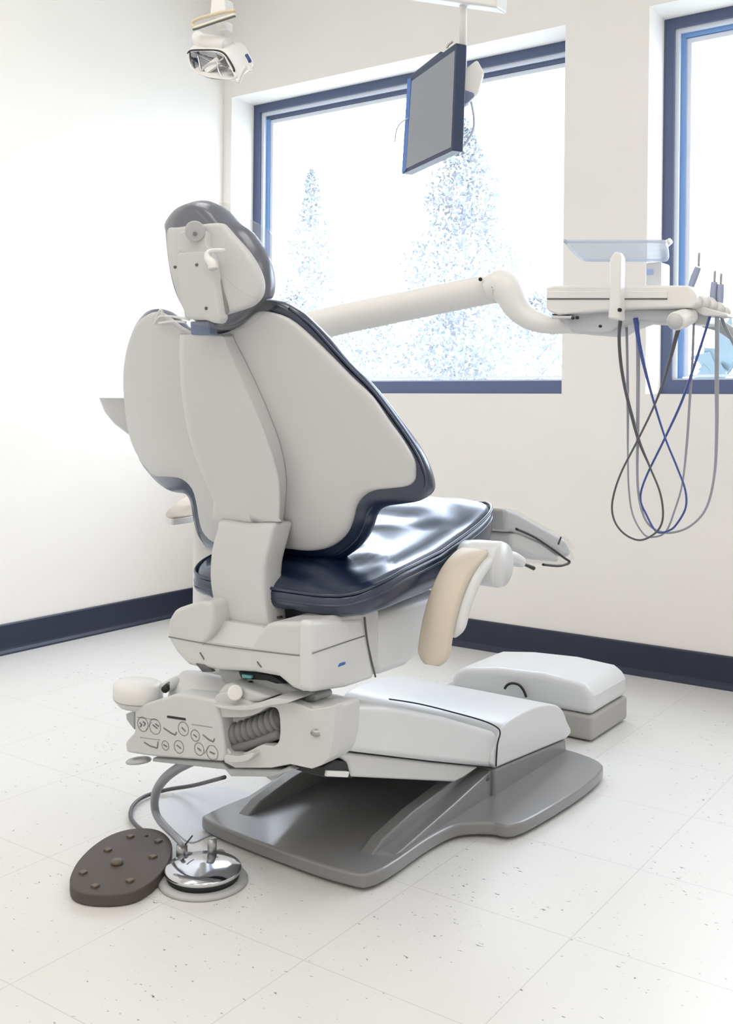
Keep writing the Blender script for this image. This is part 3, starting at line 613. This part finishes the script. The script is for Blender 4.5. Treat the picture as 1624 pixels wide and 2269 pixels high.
# instrument holders
for k, (x, y) in enumerate(((1545, 668), (1562, 672), (1578, 678), (1594, 686), (1606, 694))):
    p = at(x, y, 'Y', YD-.03+k*.01); q = at(x-14, y-22, 'Y', YD+.06+k*.01)
    tb('holder', [p, (p+q)/2, q], [.013, .014, .012], 'bright', hd, n=16)
ext('holder_bar', [(1535, 676), (1560, 680), (1610, 694), (1612, 702), (1560, 700), (1535, 690)], 'Y', YD-.02, .06, 'plasticw', hd, bevel=.004)
ext('holder_box', [(1521, 690), (1572, 692), (1568, 720), (1521, 718)], 'Y', YD+.0, .08, 'plasticw', hd, bevel=.004)
q = at(1496, 712, 'Y', YD-.10); q2 = at(1530, 700, 'Y', YD-.02)
tb('handle_grip', [q, (q+q2)/2, q2], [.021, .021, .018], 'bright', hd, n=24, smooth=3, bevel=.004)
lt('grip_end', [(.0175, 0), (.0175, .002), (0, .0021)], q, 'plastic', hd, axis=(q-q2), n=24)
tb('far_arm', [at(x, y, 'Y', z) for x, y, z in ((1560, 713, YD+.1), (1600, 725, YD+.1), (1640, 755, YD+.1), (1680, 800, YD+.1))], .014, 'grey', du, n=16)
tb('screen_support', [at(1362, 690, 'Y', YD+.06), at(1362, 575, 'Y', YD+.2)], .008, 'bright', hd, smooth=0)
# tray on top
tr = bmesh.new(); P = cr([at(x, y, 'Z', 1.235) for x, y in ((1254, 536), (1262, 535), (1360, 535), (1462, 535), (1474, 540), (1478, 556), (1478, 573), (1470, 577), (1440, 577), (1360, 577), (1300, 576), (1284, 570), (1268, 555))], 4)
poly3(tr, P, Vector((0, 0, .004)))
tray = build('instrument_tray', tr, 'tray', None, bevel=.0015)
props(tray, 'frosted pale blue tray held above the white delivery unit', 'tray')
tb('rim', P+[P[0]], .004, 'tray', tray, smooth=0, n=8)
q = at(1366, 575, 'Z', 1.225)
# handpieces, each with its hose
HY = YD-.03
def handpiece(label, tip, body, hose, m, rad, grp='hoses looping under the delivery unit'):
    t = thing('handpiece' if body else 'instrument_hose', at(*body[0], 'Y', HY+.05) if body else at(*hose[0][:2], 'Y', HY), label, 'dental handpiece' if body else 'hose', grp)
    if body:
        P = [at(x, y, 'Y', HY+.05) for x, y in body]
        tb('body', P, [.007, .0085, .0075, .004][:len(P)], mat('handpiece_metal', (.36, .4, .55), .3, metal=.4), t, n=16)
        if tip: tb('tip', [at(x, y, 'Y', HY+.05) for x, y in tip], .003, 'steel', t, n=10)
    y0 = HY
    tb('hose', [at(x, y, 'Y', HY+dy) for x, y, dy in hose], rad, m, t, n=10, smooth=8)
# hose 1: starts left at (1374,715), crosses right, round the left loop
handpiece('slim dark hose forming the lowest and leftmost loop under the delivery unit', None, None,
  [(1375, 705, 0), (1372, 760, 0), (1382, 845, .01), (1412, 965, .01), (1440, 1035, .01), (1462, 1090, .01), (1469, 1140, .01), (1460, 1172, .01), (1435, 1192, 0), (1410, 1196, -.01), (1380, 1180, -.02), (1360, 1150, -.02), (1357, 1110, -.02), (1375, 1050, -.02), (1413, 975, -.02), (1448, 902, -.02), (1475, 830, -.02), (1500, 740, -.03), (1508, 715, -.03)],
  'hosed', [.0042]*4+[.0024]*12+[.0032, .005, .006])
handpiece('thin grey hose hanging just right of the dark leftmost hose', None, None,
  [(1388, 705, .03), (1390, 800, .03), (1391, 900, .03), (1391, 1000, .03), (1393, 1080, .03), (1402, 1140, .03), (1425, 1182, .03), (1446, 1190, .03), (1475, 1178, .03), (1495, 1130, .03), (1512, 1070, .03), (1522, 980, .03), (1528, 890, .03), (1534, 800, .03), (1538, 690, .03)], 'hose', [.0035]*3+[.0022]*8+[.003]*4)
handpiece('grey blue hose with a pointed handpiece above the right end of the unit', ((1548, 590), (1549, 560)), ((1527, 645), (1538, 615), (1547, 592)),
  [(1412, 705, .02), (1414, 800, .02), (1413, 950, .02), (1412, 1050, .02), (1417, 1110, .02), (1432, 1155, .02), (1458, 1176, .02), (1490, 1180, .02), (1530, 1165, .02), (1565, 1125, .02), (1583, 1050, .02), (1588, 950, .02), (1588, 850, .02), (1589, 697, .02)], 'hose', [.005, .005, .004, .003, .003]+[.0026]*5+[.003, .004, .0048, .0052])
handpiece('blue hose crossing from the left end to the far right loop', ((1583, 625), (1584, 600)), ((1580, 680), (1581, 650), (1583, 625)),
  [(1408, 705, .0), (1418, 770, 0), (1440, 860, 0), (1472, 965, 0), (1500, 1035, 0), (1518, 1085, 0), (1519, 1125, 0), (1500, 1160, 0), (1483, 1175, 0), (1455, 1178, .01), (1432, 1140, .02), (1419, 1105, .02), (1430, 1060, .02), (1471, 975, .02), (1510, 890, .02), (1545, 790, .02), (1575, 695, .02)], 'hoseb', [.006, .005, .003]+[.0024]*10+[.0026, .003, .003, .003])
handpiece('short grey hose behind the crossing, with an upright handpiece furthest right', ((1597, 630), (1598, 606)), ((1594, 690), (1596, 655), (1597, 630)),
  [(1594, 690, .05), (1605, 720, .05), (1625, 760, .07), (1640, 800, .1)], 'hose', .004)
# white bottle box behind the unit
bm = bmesh.new(); a = at(1429, 582, 'Y', YD+.2); b2 = at(1464, 640, 'Y', YD+.2); box(bm, a.x, b2.x, YD+.2, YD+.27, b2.z-.02, a.z)
db = build('supply_box', bm, 'bright', None, bevel=.006); props(db, 'small white box with a blue square standing on the delivery unit', 'box')
bm = bmesh.new(); a = at(1433, 597, 'Y', YD+.199); b2 = at(1447, 609, 'Y', YD+.199); box(bm, a.x, b2.x, YD+.1985, YD+.2, b2.z, a.z); build('blue_patch', bm, mat('pale_blue_print', (.45, .55, .85), .5), db, smooth=False)
hk = tb('window_latch', [at(1466, 548, 'Y', YB-.01), at(1474, 542, 'Y', YB-.02), at(1485, 534, 'Y', YB-.03)], [.008, .012, .010], 'bright', None, n=14)
props(hk, 'small white peg sticking out at the left edge of the right window', 'peg')

# ---------------------------------------------------------------- monitor hanging from the ceiling
wdir = Vector((-math.sin(R(61.7)), math.cos(R(61.7)), 0)); nrm = Vector((-wdir.y, wdir.x, 0))
if nrm.dot(EYE-Vector((-1.6, 2.4, .857))) < 0: nrm = -nrm
P0 = EYE+ray(1010, 200)*2.72
def onm(pts, off=0): return [atp(x, y, P0+nrm*off, nrm) for x, y in pts]
mo = thing('monitor', P0, 'thin navy framed monitor with blank grey screen hanging before the left window', 'monitor')
bm = bmesh.new(); poly3(bm, onm([(902, 172), (1010, 94), (1002, 333), (889, 386)], 0), -nrm*.035); build('housing', bm, 'bezel', mo, bevel=.004)
bm = bmesh.new(); poly3(bm, onm([(912, 180), (1007, 112), (999, 326), (899, 374)], .0015), -nrm*.002); build('screen', bm, 'screen', mo, smooth=False)
bm = bmesh.new(); poly3(bm, onm([(903, 175), (911, 172), (899, 376), (890, 384)], .002), -nrm*.004); build('edge_strip', bm, 'bezelb', mo, smooth=False)
bm = bmesh.new(); poly3(bm, onm([(915, 160), (975, 112), (968, 330), (905, 350)], -.035), -nrm*.03); build('rear_housing', bm, 'bezel', mo, bevel=.006)
mp_ = P0-nrm*.05+wdir*.05
bm = bmesh.new(); poly3(bm, [EYE+ray(x, y)*2.78 for x, y in ((1026, 155), (1058, 130), (1074, 160), (1062, 205), (1038, 228), (1024, 205), (1024, 180))], fw*.05); build('mount_bracket', bm, 'bright', mo, bevel=.008)
bm = bmesh.new(); poly3(bm, [EYE+ray(x, y)*2.775 for x, y in ((1020, 195), (1050, 205), (1052, 212), (1032, 230), (1020, 225))], fw*.04); build('mount_dark_plate', bm, 'mount', mo, bevel=.004)  # dark blue lower piece of the mount
tb('pole', [EYE+ray(1026, 160)*2.83, EYE+ray(1026, -260)*2.83], .0105, 'bright', mo, smooth=0, n=20)
tb('cable', [EYE+ray(x, y)*2.8 for x, y in ((1044, 225), (1050, 260), (1048, 290), (1030, 320), (1005, 340), (985, 346))], .0035, mat('pale_cable', (.6, .66, .78), .5), mo, n=8)
tb('cable', [EYE+ray(x, y)*2.95 for x, y in ((905, 262), (888, 272), (878, 290), (875, 314))], .002, mat('faint_cable', (.6, .6, .66), .5), mo, n=8)
tb('latch', [EYE+ray(x, y)*2.74 for x, y in ((1003, 92), (993, 100), (990, 106))], .003, 'steel', mo, n=8)
# ceiling arm across the top
ta = thing('ceiling_track', EYE+ray(1020, 10)*2.83, 'white boxed track arm crossing the top edge of the picture', 'ceiling arm')
d = 2.83
bm = bmesh.new(); box(bm, -.13, .13, -.03, .03, 0, .045)
a = EYE+ray(880, -8)*2.95; b2 = EYE+ray(1112, 25)*2.75; dv = (b2-a); L = dv.length; xx = dv.normalized(); zz = Vector((0, 0, 1)); yy = zz.cross(xx).normalized()
bm.free(); bm = bmesh.new()
sec = [(-.030, 0), (.030, 0), (.036, .05), (-.036, .05)]
A_ = [bm.verts.new(a-xx*.4+yy*u+zz*v) for u, v in sec]; B_ = [bm.verts.new(b2+yy*u+zz*v) for u, v in sec]
for i in range(4): bm.faces.new((A_[i], A_[(i+1) % 4], B_[(i+1) % 4], B_[i]))
bm.faces.new(A_); bm.faces.new(B_[::-1]); build('arm_tube', bm, 'bright', ta, bevel=.008, seg=4)
tb('drop_pole', [a-xx*.3+zz*.04, Vector((*(a-xx*.3).xy, CEIL))], .02, 'bright', ta, smooth=0)

# ---------------------------------------------------------------- operatory light
YL = 2.15
ol = thing('operatory_light', at(482, 0, 'Y', YL), 'cream dental operating light with a mirrored reflector hanging at the upper left', 'dental light')
LQ = lambda x, y, dy=0: at(x, y, 'Y', YL+dy)
SLt = lambda x, z: YL+0*x
Hd = [(413, 118), (424, 108), (455, 100), (500, 98), (540, 100), (570, 108), (574, 125), (562, 150), (545, 165), (528, 183), (490, 180), (450, 172), (425, 155)]
# body: a domed hood with the open mirror facing the camera side
hood = cr([LQ(x, y) for x, y in ((416, 118), (423, 111), (450, 110), (480, 112), (500, 120), (510, 138), (521, 158), (526, 170), (520, 179), (490, 178), (455, 172), (430, 160), (418, 140))], 3)
n = len(hood); bm = bmesh.new(); cc = sum(hood, Vector())/n
backc = LQ(535, 122, .13); rr_ = []
for t, sc_, off in ((-.02, .93, None), (0, 1.0, None), (.15, 1.05, None), (.4, 1.06, None), (.65, .92, None), (.85, .66, None), (.97, .30, None)):
    c3 = cc.lerp(backc, max(t, 0)) + Vector((0, -.006, 0))*(1 if t < 0 else 0)
    up_ = Vector((0, 0, .018))*math.sin(math.pi*min(1, max(0, t)))
    rr_.append([bm.verts.new(c3+up_+(p-cc)*sc_) for p in hood])
for a_, b_ in zip(rr_[:-1], rr_[1:]):
    for j in range(n): bm.faces.new((a_[j], a_[(j+1) % n], b_[(j+1) % n], b_[j]))
bm.faces.new(rr_[-1])
head = build('light_head', bm, 'bright', ol, sub=1)
head.modifiers.new('solid', 'SOLIDIFY').thickness = .004
# reflector of curved facets inside
bm = bmesh.new(); rings_ = []
for t, s_ in ((0, .92), (.03, .80), (.05, .5), (.055, .2)):
    rings_.append([bm.verts.new(cc+Vector((0, t+.004, 0))+(p-cc)*s_*(1+.05*math.sin(6*math.pi*i/n))) for i, p in enumerate(hood)])
for a_, b_ in zip(rings_[:-1], rings_[1:]):
    for j in range(n): bm.faces.new((a_[j], a_[(j+1) % n], b_[(j+1) % n], b_[j]))
bm.faces.new(rings_[-1]); build('reflector', bm, 'chrome', ol)
for pts in (((438, 122), (442, 140), (446, 158)), ((446, 158), (460, 145), (482, 138)), ((482, 138), (484, 155), (492, 172)), ((482, 138), (496, 126), (480, 118))):
    tb('reflector_facet', [LQ(x, y, .012) for x, y in pts], .003, 'chrome', ol, n=8)
ext('bulb_shield', [(446, 150), (480, 124), (488, 140), (458, 162)], 'Y', YL+.012, .01, 'bright', ol, bevel=.002)
ext('facet_panel', [(497, 158), (503, 142), (518, 158)], 'Y', YL+.006, .004, 'steel', ol, bevel=0)
tb('rim_seal', [LQ(x, y, -.004) for x, y in ((416, 119), (424, 112), (450, 111), (480, 112), (496, 118), (507, 132), (517, 150), (519, 158))], .0028, 'dark', ol, n=8)
tb('side_slot', [LQ(x, y, .02) for x, y in ((546, 122), (551, 130), (554, 137))], .005, 'slot', ol, n=8)
tb('light_handle', [LQ(x, y, -.0) for x, y in ((528, 184), (535, 165), (545, 148))], .006, 'bright', ol, n=12)
tb('light_switch', [LQ(x, y, .03) for x, y in ((552, 146), (555, 160))], .006, 'bright', ol, n=12)
tb('knuckle', [LQ(x, y, .03) for x, y in ((436, 78), (445, 90), (470, 98), (505, 102))], [.016, .022, .026, .024], 'bright', ol, n=18)
for off, r_, mm in ((0, .005, mat('cream_yoke', (.66, .56, .38), .4)), (7, .004, mat('cream_yoke_pale', (.8, .75, .62), .4)), (12, .003, M['seam'])):
    tb('yoke', [LQ(x, y+off, -.02) for x, y in ((521, 24), (500, 26), (470, 33), (445, 40), (430, 47), (426, 54), (430, 60))] if off == 0 else [LQ(x, y+off*.8, -.02) for x, y in ((521, 26), (490, 36), (460, 46), (440, 53), (428, 56))], r_, mm, ol, n=10)
ext('yoke_block', [(476, 50), (500, 46), (500, 66), (478, 68)], 'Y', YL+.0, .03, 'bright', ol, bevel=.004)
ext('stem', [(467, -5), (497, -5), (498, 25), (470, 38), (464, 30)], 'Y', YL+.0, .04, 'bright', ol, bevel=.006)
tb('pole', [LQ(482, 0, .02), Vector((*LQ(482, 0, .02).xy, CEIL))], .017, 'bright', ol, smooth=0, n=24)

# ---------------------------------------------------------------- floor items
bm = bmesh.new(); poly3(bm, cr([at(x, y, 'Z', .0005) for x, y in ((352, 1792), (375, 1768), (430, 1750), (500, 1746), (560, 1760), (600, 1785), (560, 1815), (470, 1850), (425, 1868), (395, 1850), (362, 1815))], 4), Vector((0, 0, .0025)))
props(build('floor_mat', bm, mat('pale_floor_pad', (.66, .69, .74), .3), None, bevel=.001), 'thin pale pad lying on the floor between the foot pedal and the chair base', 'floor pad')
# far junction box
jb = thing('floor_box', (-1.25, 2.62, 0), 'long white floor box with grey foot lying by the back baseboard', 'floor box')
xr = at(1312, 1648, 'Z', 0).x; yb = at(1312, 1648, 'Z', 0).y; yb2 = at(1383, 1595, 'Z', 0).y
zt = at(1312, 1588, 'Y', yb).z
bm = bmesh.new(); box(bm, xr-.46, xr, yb, yb2, .004, zt); build('foot', bm, mat('warm_grey_foot', (.42, .41, .39), .5), jb, bevel=.010)
P = [at(x, y, 'Y', yb) for x, y in ((1312, 1588), (1312, 1545), (1306, 1528), (1285, 1512), (1200, 1492), (1100, 1480), (1030, 1478), (1008, 1486), (998, 1505), (996, 1560))]
P[0].z = zt; P[0].x = xr; P[1].x = xr; P[-1] = Vector((P[-1].x, yb, zt))
bm = bmesh.new(); poly3(bm, P, Vector((0, yb2-yb, 0))); build('cover', bm, 'plasticw', jb, bevel=.022, seg=5)
tb('cable', [at(x, y, 'Y', yb-.012) for x, y in ((1118, 1526), (1124, 1518), (1135, 1514), (1150, 1518), (1160, 1530), (1166, 1545))], .0035, 'dark', jb, n=8)
# disc foot control
cf = at(450, 1953, 'Z', 0)
fc = thing('foot_control', cf, 'round chrome disc foot control with grey rim on the floor', 'foot control')
lt('foot_ring', [(.079, 0), (.080, .003), (.078, .006), (.070, .008), (0, .008)], cf+Vector((0, 0, .0005)), 'grey', fc, n=56)
lt('rubber_band', [(.064, .008), (.066, .016), (.064, .020), (0, .020)], cf, 'dark', fc, n=56)
lt('disc', [(.066, .018), (.0685, .020), (.0685, .024), (.066, .027), (.045, .030), (.02, .0335), (.0, .0345)], cf, 'chrome', fc, n=56)
for (x, y0, y1, r_, mm) in ((403, 1905, 1872, .0105, 'steel'), (470, 1893, 1858, .0085, 'steel')):
    q = at(x, y0, 'Z', .028 if x > 420 else .01); q2 = at(x, y1, 'Y', q.y)
    tb('connector', [q, q2], r_, mm, fc, smooth=0, n=20)
tb('tubing', [at(x, y, 'Z', z) for x, y, z in ((403, 1872, .045), (382, 1848, .03), (355, 1820, .03), (343, 1790, .05), (346, 1755, .09), (365, 1725, .13), (395, 1702, .17), (430, 1685, .2))], [.004, .006, .007, .008, .009, .0095, .0095, .009], 'hose', fc, n=14)
tb('clip_wire', [at(x, y, 'Z', .05) for x, y in ((410, 1872), (426, 1852))], .0016, 'dark', fc, n=6)
# clear tubing loop next to the disc
tb('clear_tube', [at(x, y, 'Z', z) for x, y, z in ((412, 1890, .03), (440, 1892, .02), (470, 1888, .02), (490, 1885, .02), (500, 1895, .012))], .003, 'hose', fc, n=8)
# brown foot pedal
fp_top = [(155, 1960), (158, 1940), (175, 1910), (205, 1880), (245, 1855), (290, 1842), (335, 1841), (365, 1852), (381, 1875), (378, 1905), (360, 1935), (335, 1960), (300, 1980), (255, 1988), (200, 1987), (165, 1977)]
ft = thing('foot_pedal', at(268, 1920, 'Z', 0), 'dark brown oval rubber foot pedal with small square studs and a cord', 'foot pedal')
bm = bmesh.new(); P = cr([at(x, y-6, 'Z', .022) for x, y in fp_top], 4); poly3(bm, P, Vector((0, 0, -.021))); build('pad', bm, 'brown', ft, bevel=.003)
lt('centre_stud', [(.011, 0), (.011, .004), (.008, .0075), (0, .008)], at(259, 1914, 'Z', .022), 'nub', ft, n=20)
for (x, y) in ((289, 1855), (351, 1865), (239, 1885), (339, 1900), (184, 1935), (211, 1965), (288, 1953)):
    q = at(x, y, 'Z', .022); bm = bmesh.new(); box(bm, q.x-.006, q.x+.006, q.y-.006, q.y+.006, q.z-.001, q.z+.004); build('stud', bm, 'nub', ft, bevel=.0015)
q = at(325, 1853, 'Z', .022); bm = bmesh.new(); box(bm, q.x-.002, q.x+.002, q.y-.002, q.y+.002, q.z-.001, q.z+.002); build('small_stud', bm, 'dark', ft)
tb('cord', [at(x, y, 'Z', z) for x, y, z in ((318, 1842, .01), (298, 1825, .008), (289, 1808, .008), (295, 1785, .008), (320, 1765, .008), (370, 1750, .01), (430, 1740, .03), (498, 1722, .09))], .0042, 'hosed', ft, n=10)

# ---------------------------------------------------------------- outdoors
grd = build('ground', box(bmesh.new(), -40, 30, YB+.25, 60, -.6, -.5), mat('pale_ground', (.45, .47, .45), .9), smooth=False); grd['kind'] = 'structure'
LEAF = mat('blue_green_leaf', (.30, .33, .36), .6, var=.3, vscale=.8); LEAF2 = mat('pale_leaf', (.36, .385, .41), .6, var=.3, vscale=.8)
BARK = mat('pale_bark', (.34, .36, .44), .8)
def tree(name, px, ytop, ybot, Y, crown, nleaf, lm, label, cat='tree', group=None, lsize=.07, branches=10):
    base = at(px, ybot, 'Y', Y); top = at(px, ytop, 'Y', Y); base.z = -.5
    t = thing(name, base, label, cat, group)
    hgt = top.z-base.z; bm = bmesh.new()
    tube(bm, [base+Vector((.03*math.sin(i), 0, hgt*.92*i/8)) for i in range(9)], [.07*(1-i/9.5)*hgt/4 for i in range(9)], 8)
    rnd = random.Random(px); tips = []; a_s = px*.37
    for k in range(branches):
        z = base.z+hgt*(.3+.6*k/branches); a = rnd.uniform(0, 6.28); rr2 = crown*(.35+.65*math.sin(math.pi*(.25+.65*k/branches)))
        p = Vector((base.x, base.y, z)); e = p+Vector((math.cos(a)*rr2, math.sin(a)*rr2*.6, rr2*.7)); tube(bm, [p, p.lerp(e, .5)+Vector((0, 0, .03)), e], [.018, .012, .005], 5); tips.append(e)
    build('trunk', bm, BARK, t)
    bm = bmesh.new()
    for k in range(nleaf):
        u = rnd.random()**.9; z = base.z+hgt*(.22+.80*u); prof = min(1, (1-u)*2.3)**.75*min(1, .42+u*1.1)*(1+.18*math.sin(z*9+a_s))+.03
        r_ = crown*prof*math.sqrt(rnd.random()); a = rnd.uniform(0, 6.28)
        p = Vector((base.x+math.cos(a)*r_, base.y+math.sin(a)*r_*.7, z))
        v1 = Vector((rnd.gauss(0, 1), rnd.gauss(0, 1), rnd.gauss(0, 1))).normalized()*lsize*rnd.uniform(.5, 1.2); v2 = v1.orthogonal().normalized()*lsize*.35
        bm.faces.new([bm.verts.new(p+q) for q in (v1*-1, v2, v1, v2*-1)])
    build('foliage', bm, lm, t, smooth=False, recalc=False)
tree('conifer_tree', 686, 392, 800, 9, .36, 2300, LEAF, 'slim pale tree outside, left side of the left window', branches=14, lsize=.038)
tree('leafy_tree', 1022, 285, 830, 8, .56, 6500, LEAF, 'taller leafy tree outside, centre of the left window', branches=16, lsize=.036)
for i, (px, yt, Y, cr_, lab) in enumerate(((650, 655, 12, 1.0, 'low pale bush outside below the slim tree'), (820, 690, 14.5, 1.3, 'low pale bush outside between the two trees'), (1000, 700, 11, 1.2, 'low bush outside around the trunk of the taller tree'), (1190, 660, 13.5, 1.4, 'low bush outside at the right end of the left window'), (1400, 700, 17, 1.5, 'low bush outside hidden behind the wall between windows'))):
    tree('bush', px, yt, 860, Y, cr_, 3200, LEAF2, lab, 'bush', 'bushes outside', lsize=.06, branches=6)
# broad leaved plant in the right window
base = at(1595, 950, 'Y', 4.4); base.z = -.5
yp_ = thing('broad_leaved_plant', base, 'broad leaved plant outside, low in the right window', 'plant')
rnd = random.Random(3)
bm = bmesh.new()
tube(bm, [base, Vector((base.x, base.y, at(1595, 880, 'Y', 4.4).z))], .05, 8); build('stem', bm, BARK, yp_)
hub = at(1595, 850, 'Y', 4.4)
TEAL = mat('teal_leaf', (.13, .20, .24), .5)
for k, (x, y) in enumerate(((1530, 790), (1545, 820), (1560, 770), (1600, 760), (1640, 780), (1650, 740), (1620, 700), (1575, 815), (1530, 850), (1610, 830))):
    tip = at(x, y, 'Y', 4.4+rnd.uniform(-.12, .12)); mid = hub.lerp(tip, .55)+Vector((0, 0, .05)); d_ = (tip-hub).normalized(); side = Vector((-d_.z, 0, d_.x))*.035
    bm = bmesh.new(); vs = [hub, hub.lerp(mid, .5)+side*.7, mid+side, tip, mid-side, hub.lerp(mid, .5)-side*.7]
    poly3(bm, vs, Vector((0, .004, 0))); build('leaf', bm, TEAL, yp_, bevel=.001)
tb('twig', [at(x, y, 'Y', 4.4) for x, y in ((1519, 537), (1530, 525), (1535, 520))], .003, BARK, yp_, n=6)
